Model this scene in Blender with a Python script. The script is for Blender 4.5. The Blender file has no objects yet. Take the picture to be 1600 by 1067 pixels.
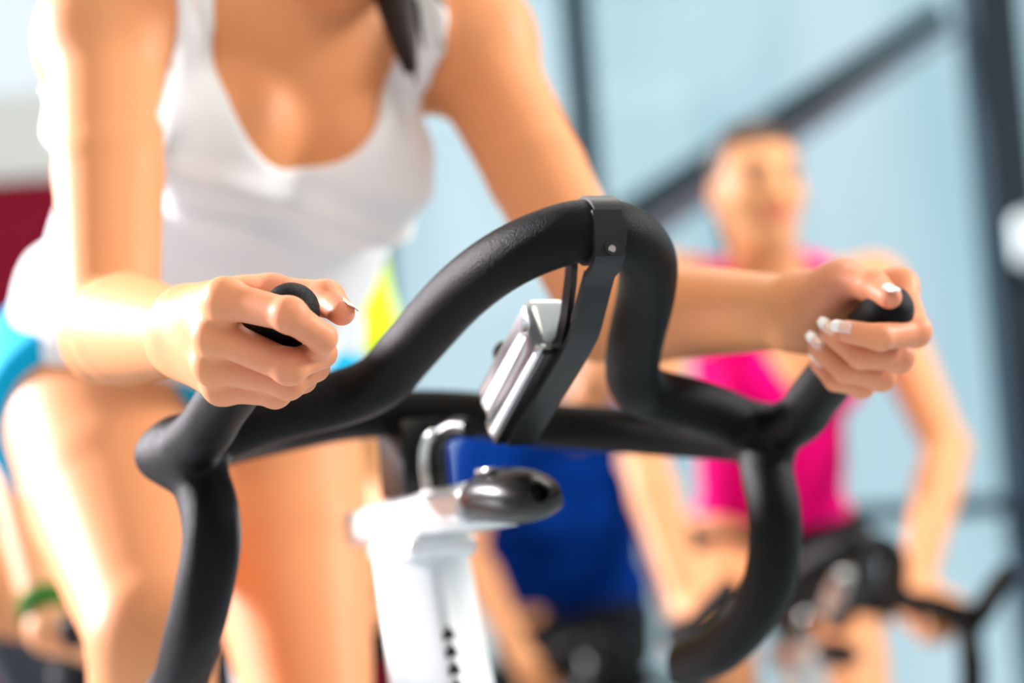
import bpy, bmesh, math
import numpy as np
from mathutils import Vector, Matrix

S = bpy.context.scene
COL = S.collection
rng = np.random.default_rng(7)

# ------------------------------------------------------------------ camera
FPX = 3333.0
PITCH, ROLL = math.radians(6), math.radians(4)
CAM = np.array([0, 0, .95])
V = np.array([0, math.cos(PITCH), math.sin(PITCH)])
R0 = np.array([1., 0, 0]); U0 = np.cross(R0, V)
CR = R0 * math.cos(ROLL) - U0 * math.sin(ROLL)
CU = R0 * math.sin(ROLL) + U0 * math.cos(ROLL)

def P(x, y, d):
    """photo pixel + distance along the view axis -> world point"""
    return CAM + d * (V + CR * (x - 800) / FPX - CU * (y - 533.5) / FPX)

def on_wall(x, y, Y):
    """photo pixel -> point on the vertical plane y = Y"""
    r = V + CR * (x - 800) / FPX - CU * (y - 533.5) / FPX
    return CAM + r * (Y / r[1])

cd = bpy.data.cameras.new('camera'); cam = bpy.data.objects.new('camera', cd); COL.objects.link(cam)
cd.sensor_width = 36; cd.lens = 36 * FPX / 1600
cam.matrix_world = Matrix(((CR[0], CU[0], -V[0], CAM[0]), (CR[1], CU[1], -V[1], CAM[1]),
                           (CR[2], CU[2], -V[2], CAM[2]), (0, 0, 0, 1)))
cd.dof.use_dof = True; cd.dof.focus_distance = 1.345; cd.dof.aperture_fstop = 2.6
cd.clip_start = .05
S.camera = cam

# ------------------------------------------------------------------ light
S.view_settings.view_transform = 'Standard'; S.view_settings.look = 'None'
S.view_settings.exposure = 0.1; S.view_settings.gamma = 1.0
S.view_settings.use_curve_mapping = False
w = bpy.data.worlds.new('daylight'); S.world = w; w.use_nodes = True
w.node_tree.nodes['Background'].inputs[0].default_value = (.86, .93, .97, 1)
w.node_tree.nodes['Background'].inputs[1].default_value = 1.0

def sun(name, frm, strength, angle, col=(1, 1, 1)):
    l = bpy.data.lights.new(name, 'SUN'); l.energy = strength; l.angle = math.radians(angle); l.color = col
    o = bpy.data.objects.new(name, l); COL.objects.link(o)
    o.rotation_euler = Vector(frm).to_track_quat('Z', 'Y').to_euler()
    return o
def area(name, loc, target, sx, sy, power, col=(1, 1, 1)):
    l = bpy.data.lights.new(name, 'AREA'); l.shape = 'RECTANGLE'; l.size = sx; l.size_y = sy; l.energy = power; l.color = col
    o = bpy.data.objects.new(name, l); COL.objects.link(o); o.location = loc
    o.rotation_euler = (Vector(loc) - Vector(target)).to_track_quat('Z', 'Y').to_euler()
    return o
sun('sun_left', (-1.0, .44, .42), 11.5, 6, (1, .94, 1.0))
area('rim_light_right', (3.9, 2.2, 3.1), (.3, 1.7, 1.1), 1.0, 1.0, 185, (1, .97, .93))  # added light for bright edges on the right, no fixture behind it
area('fill_light_front', (.4, -.6, 3.2), (.2, 2.0, .8), 1.6, 1.6, 36, (1, .87, .73))  # added overhead fill for the surfaces facing the camera
area('fill_light_rear', (.4, 3.0, 3.2), (.4, 3.2, .8), 1.6, 1.6, 34, (1, .95, .88))  # added fill from above over the riders behind, not a room lamp

# ------------------------------------------------------------------ materials
def mat(name, col, rough=.5, metal=0., bump=None, bscale=100., noise=None, nscale=5., coat=0., sss=0., attr=False, spec=.5):
    m = bpy.data.materials.new(name); m.use_nodes = True
    nt = m.node_tree; b = nt.nodes['Principled BSDF']
    b.inputs['Base Color'].default_value = (*col, 1); b.inputs['Roughness'].default_value = rough
    b.inputs['Metallic'].default_value = metal; b.inputs['Coat Weight'].default_value = coat
    b.inputs['Specular IOR Level'].default_value = spec
    if sss:
        b.inputs['Subsurface Weight'].default_value = sss
        b.inputs['Subsurface Radius'].default_value = (1, .35, .18); b.inputs['Subsurface Scale'].default_value = .012
    tc = nt.nodes.new('ShaderNodeTexCoord')
    last = None
    if noise is not None:
        n = nt.nodes.new('ShaderNodeTexNoise'); n.inputs['Scale'].default_value = nscale; n.inputs['Detail'].default_value = 4
        nt.links.new(tc.outputs['Object'], n.inputs['Vector'])
        mx = nt.nodes.new('ShaderNodeMix'); mx.data_type = 'RGBA'
        mx.inputs['A'].default_value = (*col, 1); mx.inputs['B'].default_value = (*noise, 1)
        nt.links.new(n.outputs['Fac'], mx.inputs['Factor']); last = mx.outputs['Result']
    if attr:
        a = nt.nodes.new('ShaderNodeAttribute'); a.attribute_name = 'flush'
        mx = nt.nodes.new('ShaderNodeMix'); mx.data_type = 'RGBA'
        mx.inputs['A'].default_value = (*col, 1); mx.inputs['B'].default_value = (.74, .235, .185, 1)
        if last: nt.links.new(last, mx.inputs['A'])
        nt.links.new(a.outputs['Fac'], mx.inputs['Factor']); last = mx.outputs['Result']
    if last: nt.links.new(last, b.inputs['Base Color'])
    if bump:
        n = nt.nodes.new('ShaderNodeTexNoise'); n.inputs['Scale'].default_value = bscale; n.inputs['Detail'].default_value = 3
        nt.links.new(tc.outputs['Object'], n.inputs['Vector'])
        bp = nt.nodes.new('ShaderNodeBump'); bp.inputs['Strength'].default_value = bump; bp.inputs['Distance'].default_value = .002
        nt.links.new(n.outputs['Fac'], bp.inputs['Height']); nt.links.new(bp.outputs['Normal'], b.inputs['Normal'])
    return m

def glass(name, tint, gloss=.012, streak=None):
    m = bpy.data.materials.new(name); m.use_nodes = True; nt = m.node_tree; nt.nodes.clear()
    out = nt.nodes.new('ShaderNodeOutputMaterial'); t = nt.nodes.new('ShaderNodeBsdfTransparent'); g = nt.nodes.new('ShaderNodeBsdfGlossy')
    g.inputs['Roughness'].default_value = .05
    t.inputs[0].default_value = (*tint, 1)
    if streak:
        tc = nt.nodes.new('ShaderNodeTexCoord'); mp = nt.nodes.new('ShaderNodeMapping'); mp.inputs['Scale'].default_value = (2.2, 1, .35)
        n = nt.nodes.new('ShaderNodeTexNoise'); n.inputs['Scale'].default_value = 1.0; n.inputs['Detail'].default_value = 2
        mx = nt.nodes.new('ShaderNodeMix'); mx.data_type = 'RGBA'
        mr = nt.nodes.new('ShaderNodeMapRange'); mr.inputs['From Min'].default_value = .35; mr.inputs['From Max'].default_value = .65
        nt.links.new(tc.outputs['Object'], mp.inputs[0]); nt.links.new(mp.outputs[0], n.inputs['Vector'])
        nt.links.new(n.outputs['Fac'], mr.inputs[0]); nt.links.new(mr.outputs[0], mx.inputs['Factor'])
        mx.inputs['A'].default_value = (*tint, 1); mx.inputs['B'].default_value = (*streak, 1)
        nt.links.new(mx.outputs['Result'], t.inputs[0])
    ms = nt.nodes.new('ShaderNodeMixShader'); ms.inputs[0].default_value = gloss
    nt.links.new(t.outputs[0], ms.inputs[1]); nt.links.new(g.outputs[0], ms.inputs[2]); nt.links.new(ms.outputs[0], out.inputs[0])
    return m

M = dict(
    skin=mat('skin_tan', (.78, .315, .13), .5, sss=.08, attr=True, noise=(.74, .30, .122), nscale=9, bump=.06, bscale=420, spec=.28),
    skin2=mat('skin_warm', (.78, .345, .155), .5, sss=.08, attr=True, spec=.25),
    white=mat('white_jersey', (.86, .86, .87), .8, bump=.12, bscale=900),
    cyan=mat('cyan_jersey', (.0, .42, .72), .8, bump=.1, bscale=700, spec=.15),
    pink=mat('magenta_jersey', (.84, .0, .19), .85, spec=.08),
    blue=mat('royal_blue_jersey', (.0, .030, .22), .85, spec=.06),
    lime=mat('lime_jersey', (.62, .82, .02), .8, spec=.1),
    grey_cloth=mat('charcoal_jersey', (.06, .065, .08), .8, spec=.1),
    black_cloth=mat('black_jersey', (.010, .011, .013), .8, spec=.1),
    green=mat('green_terry', (.04, .13, .02), .9, spec=.1),
    hair=mat('dark_brown_hair', (.016, .008, .006), .5, bump=.5, bscale=300, spec=.2),
    hair2=mat('brown_hair', (.05, .025, .014), .5),
    nail=mat('polished_nail', (.80, .50, .40), .2, coat=.6),
    nailtip=mat('white_nail_tip', (.92, .88, .82), .2, coat=.6),
    lips=mat('lips', (.75, .14, .12), .4),
    eye=mat('dark_eye', (.05, .03, .02), .2),
    foam=mat('black_foam', (.0026, .0026, .0028), .46, bump=.4, bscale=900, spec=.13),
    plastic=mat('black_plastic', (.004, .004, .0042), .34, bump=.05, bscale=500, spec=.3),
    satin=mat('satin_black_metal', (.013, .013, .014), .40, spec=.35),
    alu=mat('brushed_aluminium', (.84, .85, .85), .3, metal=.45, bump=.04, bscale=200),
    silver=mat('silver_plastic', (.66, .68, .68), .2, metal=.7, coat=.5),
    whitepaint=mat('white_paint', (.88, .90, .91), .35, coat=.2),
    greypaint=mat('grey_paint', (.25, .26, .29), .4, coat=.2),
    hole=mat('dark_hole', (.003, .003, .003), .8),
    screw=mat('screw_steel', (.45, .36, .32), .3, metal=1),
    rubber=mat('rubber', (.02, .02, .02), .8),
    crimson=mat('crimson_wall', (.26, .007, .026), .7, noise=(.23, .006, .022), nscale=3, spec=.1),
    offwhite=mat('offwhite_wall', (.78, .78, .74), .7),
    dusk=mat('grey_wall', (.22, .22, .23), .7),
    slate=mat('slate_metal', (.014, .023, .036), .5, noise=(.022, .034, .046), nscale=3, spec=.15),
    slate2=mat('blue_grey_metal', (.020, .040, .056), .5, spec=.15),
    brace=mat('brace_steel', (.16, .15, .19), .6, spec=.15),
    floor=mat('grey_vinyl', (.32, .38, .40), .35, noise=(.28, .34, .36), nscale=6),
    fixture=mat('white_fixture', (.85, .85, .82), .4),
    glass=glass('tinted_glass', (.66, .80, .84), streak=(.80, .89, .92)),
    clear=glass('clear_glass', (.97, .99, 1.0)),
)

# ------------------------------------------------------------------ object helpers
def mesh_obj(name, verts, faces, m, parent=None, smooth=True, mats=None):
    me = bpy.data.meshes.new(name)
    if isinstance(verts, np.ndarray) and isinstance(faces, np.ndarray):
        nv, nf = len(verts), len(faces); k = faces.shape[1]
        me.vertices.add(nv); me.vertices.foreach_set('co', verts.astype(np.float32).ravel())
        me.loops.add(nf * k); me.loops.foreach_set('vertex_index', faces.astype(np.int32).ravel())
        me.polygons.add(nf); me.polygons.foreach_set('loop_start', np.arange(0, nf * k, k, dtype=np.int32))
        me.polygons.foreach_set('loop_total', np.full(nf, k, np.int32)); me.update(calc_edges=True); me.validate()
    else:
        me.from_pydata([tuple(map(float, v)) for v in verts], [], [tuple(map(int, f)) for f in faces])
    me.materials.append(m)
    me.polygons.foreach_set('use_smooth', np.full(len(me.polygons), smooth, bool))
    me.update()
    o = bpy.data.objects.new(name, me); COL.objects.link(o)
    if parent is not None: attach(o, parent)
    return o

def attach(o, parent):
    bpy.context.view_layer.update()
    o.parent = parent; o.matrix_parent_inverse = parent.matrix_world.inverted()

def thing(name, loc, label, cat, group=None, rz=0.):
    o = bpy.data.objects.new(name, None); COL.objects.link(o); o.location = [float(v) for v in loc]; o.rotation_euler = (0, 0, rz)
    o.empty_display_size = .05
    o['label'] = label; o['category'] = cat
    if group: o['group'] = group
    bpy.context.view_layer.update()
    return o
def structure(o, label=None, cat=None):
    o['kind'] = 'structure'
    if label: o['label'] = label
    if cat: o['category'] = cat
    return o

def bm_obj(name, bm, m, parent=None, smooth=False, angle=None):
    me = bpy.data.meshes.new(name); bmesh.ops.recalc_face_normals(bm, faces=bm.faces[:]); bm.to_mesh(me); bm.free()
    me.materials.append(m)
    if smooth:
        me.polygons.foreach_set('use_smooth', np.full(len(me.polygons), True, bool))
        if angle: me.set_sharp_from_angle(angle=math.radians(angle))
    o = bpy.data.objects.new(name, me); COL.objects.link(o)
    if parent is not None: attach(o, parent)
    return o

def box_bm(lo, hi, bev=0., seg=2):
    bm = bmesh.new(); bmesh.ops.create_cube(bm, size=1)
    for v in bm.verts:
        v.co = Vector([lo[i] + (v.co[i] + .5) * (hi[i] - lo[i]) for i in range(3)])
    if bev: bmesh.ops.bevel(bm, geom=bm.edges[:], offset=bev, segments=seg, affect='EDGES', profile=.5)
    return bm

def sweep(pts, rad, n=16, cap=True):
    """tube through points (list of 3-vectors) with per-point radii"""
    pts = np.asarray(pts, float); rad = np.broadcast_to(np.asarray(rad, float), (len(pts),))
    t = np.gradient(pts, axis=0); t /= np.linalg.norm(t, axis=1)[:, None]
    a = np.array([0, 0, 1.]) if abs(t[0][2]) < .9 else np.array([1., 0, 0])
    vs = []; nrm = np.cross(t[0], a); nrm /= np.linalg.norm(nrm)
    ang = np.linspace(0, 2 * np.pi, n, endpoint=False)
    for i in range(len(pts)):
        nrm = nrm - t[i] * (nrm @ t[i]); nrm /= np.linalg.norm(nrm); b = np.cross(t[i], nrm)
        vs.append(pts[i] + rad[i] * (np.cos(ang)[:, None] * nrm + np.sin(ang)[:, None] * b))
    vs = np.concatenate(vs); fs = []
    for i in range(len(pts) - 1):
        for j in range(n):
            k = (j + 1) % n; fs.append((i * n + j, i * n + k, (i + 1) * n + k, (i + 1) * n + j))
    vs = list(vs)
    if cap:
        fs.append(tuple(range(n - 1, -1, -1))); m = (len(pts) - 1) * n; fs.append(tuple(range(m, m + n)))
    return vs, fs

def spline(pts, n=8):
    """Catmull-Rom through points"""
    p = np.asarray(pts, float); p = np.vstack([2 * p[0] - p[1], p, 2 * p[-1] - p[-2]]); out = []
    for i in range(1, len(p) - 2):
        for s in np.arange(n) / n:
            a, b, c, d = p[i - 1:i + 3]
            out.append(.5 * (2 * b + (c - a) * s + (2 * a - 5 * b + 4 * c - d) * s * s + (3 * b - a - 3 * c + d) * s ** 3))
    out.append(p[-2]); return np.array(out)

# ------------------------------------------------------------------ signed distance modelling
def nrm(v):
    v = np.asarray(v, float); return v / np.linalg.norm(v)
def cone(a, b, ra, rb, flat=None):
    a = np.asarray(a, float); b = np.asarray(b, float); ba = b - a; bb = max(ba @ ba, 1e-9)
    def f(p):
        pa = p - a.astype(p.dtype); h = np.clip(pa @ ba.astype(p.dtype) / bb, 0, 1)
        q = pa - h[:, None] * ba.astype(p.dtype)
        if flat is not None:
            dirn, s = flat; c = q @ dirn.astype(p.dtype); q = q + np.outer(c * (s - 1), dirn).astype(p.dtype)
        return np.sqrt((q * q).sum(1)) - (ra + (rb - ra) * h)
    return f
def ell(c, axes, rad):
    c = np.asarray(c, float); A = np.asarray(axes, float); r = np.asarray(rad, float)
    def f(p):
        q = (p - c.astype(p.dtype)) @ A.T.astype(p.dtype); u = q / r.astype(p.dtype); k0 = np.sqrt((u * u).sum(1)) + 1e-6
        u2 = u / r.astype(p.dtype); k1 = np.sqrt((u2 * u2).sum(1)) + 1e-6
        return k0 * (k0 - 1) / k1
    return f
def smin(a, b, k):
    h = np.maximum(k - np.abs(a - b), 0) / k
    return np.minimum(a, b) - h * h * k * .25
def union(parts):
    """parts: list of (fn, k)"""
    def f(p):
        d = None
        for fn, k in parts:
            e = fn(p); d = e if d is None else (smin(d, e, k) if k > 0 else np.minimum(d, e))
        return d
    return f
def chain(pts, rad, k=.004, flat=None):
    return union([(cone(pts[i], pts[i + 1], rad[i], rad[i + 1], flat), k) for i in range(len(pts) - 1)])

def mesh_sdf(fn, lo, hi, vox, newton=True):
    lo = np.asarray(lo, float); hi = np.asarray(hi, float); B = 6
    nb = np.ceil((hi - lo) / (vox * B)).astype(int) + 1; n = nb * B
    bs = vox * B
    bc = np.stack(np.meshgrid(*[np.arange(k) for k in nb], indexing='ij'), -1).reshape(-1, 3)
    cen = (lo + (bc * B + (B - 1) / 2) * vox).astype(np.float32)
    cv = np.concatenate([fn(c) for c in np.array_split(cen, max(1, len(cen) // 200000))])
    g = np.repeat(np.repeat(np.repeat(np.where(cv.reshape(nb) < 0, -1., 1.).astype(np.float32), B, 0), B, 1), B, 2)
    act = np.where(np.abs(cv) < bs * 1.35 + .004)[0]
    off = np.stack(np.meshgrid(*[np.arange(B)] * 3, indexing='ij'), -1).reshape(-1, 3)
    for ch in np.array_split(act, max(1, len(act) // 900)):
        idx = (bc[ch][:, None, :] * B + off[None]).reshape(-1, 3)
        g[idx[:, 0], idx[:, 1], idx[:, 2]] = fn((lo + idx * vox).astype(np.float32))
    s = g < 0
    cs = np.zeros(tuple(n - 1), np.uint8)
    for i in (0, 1):
        for j in (0, 1):
            for k in (0, 1):
                cs += s[i:n[0] - 1 + i, j:n[1] - 1 + j, k:n[2] - 1 + k]
    cells = np.argwhere((cs > 0) & (cs < 8))
    ids = np.full(tuple(n - 1), -1, np.int32); ids[tuple(cells.T)] = np.arange(len(cells))
    corner = np.array([(i, j, k) for i in (0, 1) for j in (0, 1) for k in (0, 1)])
    vals = np.stack([g[tuple((cells + c).T)] for c in corner], 1)
    acc = np.zeros((len(cells), 3)); cnt = np.zeros(len(cells))
    for a in range(8):
        for b in range(a + 1, 8):
            if np.abs(corner[a] - corner[b]).sum() != 1: continue
            va, vb = vals[:, a], vals[:, b]; mm = (va < 0) != (vb < 0)
            t = np.where(mm, va / np.where(mm, va - vb, 1), 0)
            acc += np.where(mm[:, None], corner[a] + t[:, None] * (corner[b] - corner[a]), 0); cnt += mm
    verts = lo + (cells + acc / cnt[:, None]) * vox
    quads = []
    for ax in range(3):
        o1, o2 = [(1, 2), (2, 0), (0, 1)][ax]
        sl0 = [slice(1, n[i] - 1) for i in range(3)]; sl0[ax] = slice(0, n[ax] - 1)
        sl1 = list(sl0); sl1[ax] = slice(1, n[ax])
        A, Bv = s[tuple(sl0)], s[tuple(sl1)]
        base = np.array([sl.start for sl in sl0])
        for flip, mk in ((False, A & ~Bv), (True, ~A & Bv)):
            e = np.argwhere(mk) + base
            if not len(e): continue
            d1 = np.zeros(3, int); d1[o1] = 1; d2 = np.zeros(3, int); d2[o2] = 1
            q = np.stack([ids[tuple((e - d1 - d2).T)], ids[tuple((e - d2).T)], ids[tuple(e.T)], ids[tuple((e - d1).T)]], 1)
            quads.append(q[:, ::-1] if flip else q)
    quads = np.concatenate(quads); quads = quads[(quads >= 0).all(1)]
    if newton:
        h = vox * .3
        tet = np.array([(1, -1, -1), (-1, -1, 1), (-1, 1, -1), (1, 1, 1)], float)
        for _ in range(2):
            d = np.stack([fn((verts + h * t).astype(np.float64)) for t in tet], 1)
            gr = d @ tet / (4 * h); gl = np.linalg.norm(gr, axis=1)
            step = d.mean(1) / np.maximum(gl, .3)
            verts = verts - (np.clip(step, -vox * .5, vox * .5) / np.maximum(gl, .3))[:, None] * gr * .8
    return verts, quads

def merge(parts):
    vs, fs, o = [], [], 0
    for v, f in parts:
        vs.append(v); fs.append(f + o); o += len(v)
    return np.concatenate(vs), np.concatenate(fs)

def add_flush(o, pts, rad):
    me = o.data; co = np.empty(len(me.vertices) * 3, np.float32); me.vertices.foreach_get('co', co); co = co.reshape(-1, 3)
    mw = np.array(o.matrix_world); co = co @ mw[:3, :3].T + mw[:3, 3]
    f = np.zeros(len(co), np.float32)
    for p, r, a in zip(pts, rad[0], rad[1]):
        d = np.linalg.norm(co - np.asarray(p), axis=1); f = np.maximum(f, a * np.exp(-(d / r) ** 2))
    at = me.attributes.new('flush', 'FLOAT', 'POINT'); at.data.foreach_set('value', f.astype(np.float32))

# ------------------------------------------------------------------ the room
WY = 6.2
def wall_box(name, x0, x1, z0, z1, y0, y1, m, parent=None, bev=0.):
    return bm_obj(name, box_bm((x0, y0, z0), (x1, y1, z1), bev), m, parent)

fl = wall_box('floor', -6, 6, -.1, 0, -1.5, WY + .2, M['floor']); structure(fl, 'pale grey vinyl floor of the gym', 'floor')
xL = on_wall(603, 450, WY)[0]            # where the window front begins
xM = on_wall(908, 150, WY)[0]            # mullion
xC0 = on_wall(1507, 60, WY)[0]; xC1 = on_wall(1584, 60, WY)[0]
zS = on_wall(1470, 795, WY)[2]
zC = on_wall(10, 283, WY)[2]; zG = on_wall(10, 150, WY)[2]
ZT = 3.4
ceil = wall_box('ceiling', -4.8, 6, 3.75, 3.85, -2.0, WY + .2, M['offwhite']); structure(ceil, 'plain off-white gym ceiling', 'ceiling')
wfr = wall_box('wall_front', -6, 6, 0, 3.75, -2.1, -2.0, M['dusk']); structure(wfr, 'grey wall facing the window front', 'wall')
wrt = wall_box('wall_right', 6, 6.1, 0, 3.75, -2.0, WY + .2, M['offwhite']); structure(wrt, 'off-white side wall right of the bikes', 'wall')
wl = wall_box('wall_back', -6, xL - .04, 0, zC, WY, WY + .15, M['crimson']); structure(wl, 'crimson painted wall left of the window front', 'wall')
wb = wall_box('trim_1', -6, xL - .04, zC, zG, WY - .03, WY + .15, M['offwhite'], bev=.005); structure(wb, 'off-white ledge along the top of the crimson wall', 'trim')
wn = thing('window_1', (-3, WY, zG), 'bright clear window above the crimson wall', 'window'); structure(wn)
for x in (-5.96, -4.0, -2.3, xL - .1): wall_box('window_frame', x, x + .05, zG, ZT, WY, WY + .1, M['offwhite'], wn)
wall_box('window_frame', -6, xL - .04, ZT, 3.75, WY, WY + .1, M['offwhite'], wn)
for a, b in ((-5.91, -4.0), (-3.95, -2.3), (-2.25, xL - .1)): wall_box('pane', a, b, zG, ZT, WY + .04, WY + .05, M['clear'], wn)

wf = thing('window_2', (0, WY, 0), 'large blue tinted window front with slate mullions', 'window'); structure(wf)
def bar(name, x0, x1, z0, z1, m, d=.06): return wall_box(name, x0, x1, z0, z1, WY - d, WY + .08, m, wf, .006)
bar('mullion', xL - .045, xL + .02, 0, ZT, M['slate2'])
bar('mullion', xM - .042, xM + .042, 0, ZT, M['slate2'])
bar('mullion', 4.3, 4.38, 0, ZT, M['slate2'])
bar('transom', xL, xM - .04, zS - .03, zS + .03, M['slate2'], .03)
bar('transom', xM + .04, xC0, zS - .025, zS + .025, M['slate2'], .03)
bar('transom', xC1, 4.3, zS - .025, zS + .025, M['slate2'], .03)
bar('head_rail', xL, 6.0, ZT, 3.75, M['slate2'])
bar('sill', xL, 6.0, 0, .12, M['slate2'])
for a, b in ((xL + .02, xM - .042), (xM + .042, xC0), (xC1, 4.3), (4.38, 6.0)):
    for z0, z1 in ((.12, zS - .02), (zS + .02, ZT)):
        wall_box('pane', a, b, z0, z1, WY + .02, WY + .03, M['glass'], wf)
col = wall_box('trim_2', xC0, xC1, 0, ZT + .2, WY - .12, WY + .1, M['slate'], bev=.01); structure(col, 'dark slate steel column dividing the window front', 'column')
# diagonal brace behind the glass
b0, b1 = on_wall(950, 352, WY - .03), on_wall(1475, 15, WY - .03)
def slab(name, p0, p1, off, wid, th, m, parent):
    p0, p1 = np.array(p0), np.array(p1); d = nrm(p1 - p0); up = nrm(np.cross(d, [0, -1, 0]))
    if up[2] < 0: up = -up
    y = np.array([0, th, 0]); vs = []
    for p, wd in ((p0, wid[0]), (p1, wid[1])):
        for a in (-.5, .5):
            for c in (0, 1): vs.append(p + up * (off + a * wd) + y * c)
    return mesh_obj(name, vs, [(0, 1, 3, 2), (4, 6, 7, 5), (0, 4, 5, 1), (2, 3, 7, 6), (0, 2, 6, 4), (1, 5, 7, 3)], m, parent, False)
slab('diagonal_brace', b0, b1, .0, (.075, .068), .06, M['slate2'], wf)
slab('brace_flange', b0 + [0, .025, 0], b1 + [0, .025, 0], -.065, (.10, .02), .025, M['brace'], wf)
# the white fixture on the column
fx = on_wall(1596, 378, WY - .12)
fix = thing('wall_dispenser', (fx[0], WY - .12, fx[2] - .07), 'small rounded white dispenser on the slate column', 'dispenser')
bm_obj('housing', box_bm((fx[0] - .03, WY - .22, fx[2] - .075), (fx[0] + .07, WY - .12, fx[2] + .075), .028, 4), M['fixture'], fix, True)
bm_obj('lever', box_bm((fx[0] - .01, WY - .245, fx[2] - .1), (fx[0] + .05, WY - .2, fx[2] - .06), .008, 2), M['greypaint'], fix, True)

# ------------------------------------------------------------------ bikes
HEAD = math.radians(21)
TL = math.radians(1.2)
HB0 = P(738, 692, 1.65)                   # midpoint between the bar's corner joints

def tilt(q):
    l, f, u = q; return np.array([l * math.cos(TL) + u * math.sin(TL), f, -l * math.sin(TL) + u * math.cos(TL)])
def L2B(q):                               # (l,f,u) -> bike-local x,y,z (x to the rider's right)
    return np.array([-q[0], q[1], q[2]])

# the foam covered bar, modelled once around its own origin
_half = [(.235, .035, -.002), (.18, .05, .018), (.125, .062, .030), (.100, .088, .040), (.087, .122, .060), (.070, .185, .090), (.050, .232, .108), (.022, .262, .1185), (0, .268, .120)]
_loop = _half + [(-l, f, u) for l, f, u in _half[-2::-1]]
def _bar_fn():
    R = .0208; parts = []
    lp = spline(_loop, 6); parts.append((chain([L2B(tilt(q)) for q in lp], [R] * len(lp), 0), .006))
    bow = spline([(.232, .03, -.004), (.20, -.045, .006), (.13, -.135, .022), (.06, -.150, .034), (0, -.150, .037), (-.06, -.150, .034), (-.13, -.135, .022), (-.20, -.045, .006), (-.232, .03, -.004)], 6)
    parts.append((chain([L2B(tilt(q)) for q in bow], [.0195] * len(bow), 0), .012))
    for s in (-1, 1):
        hp = spline([(s * .236, .030, -.004), (s * .232, .100, .006), (s * .228, .135, .020), (s * .219, .215, .047), (s * .213, .273, .066)], 6)
        parts.append((chain([L2B(tilt(q)) for q in hp], np.linspace(.0205, .0180, len(hp)), 0), .014))
        dp = spline([(s * .234, .035, -.006), (s * .224, .056, -.032), (s * .222, .068, -.066), (s * .226, .052, -.105), (s * .228, .02, -.136), (s * .225, -.04, -.168), (s * .222, -.100, -.182)], 6)
        parts.append((chain([L2B(tilt(q)) for q in dp], [R] * len(dp), 0), .014))
        parts.append((cone(L2B(tilt((s * .246, .015, -.004))), L2B(tilt((s * .236, .03, -.004))), .0185, .0205), .012))
    return union(parts)
_bar = mesh_sdf(_bar_fn(), (-.30, -.22, -.23), (.30, .33, .17), .0035)
ME_CACHE = {}

def cyl_pts(a, b, r, n=20, r2=None):
    return sweep([a, b], [r, r2 or r], n)

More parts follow.
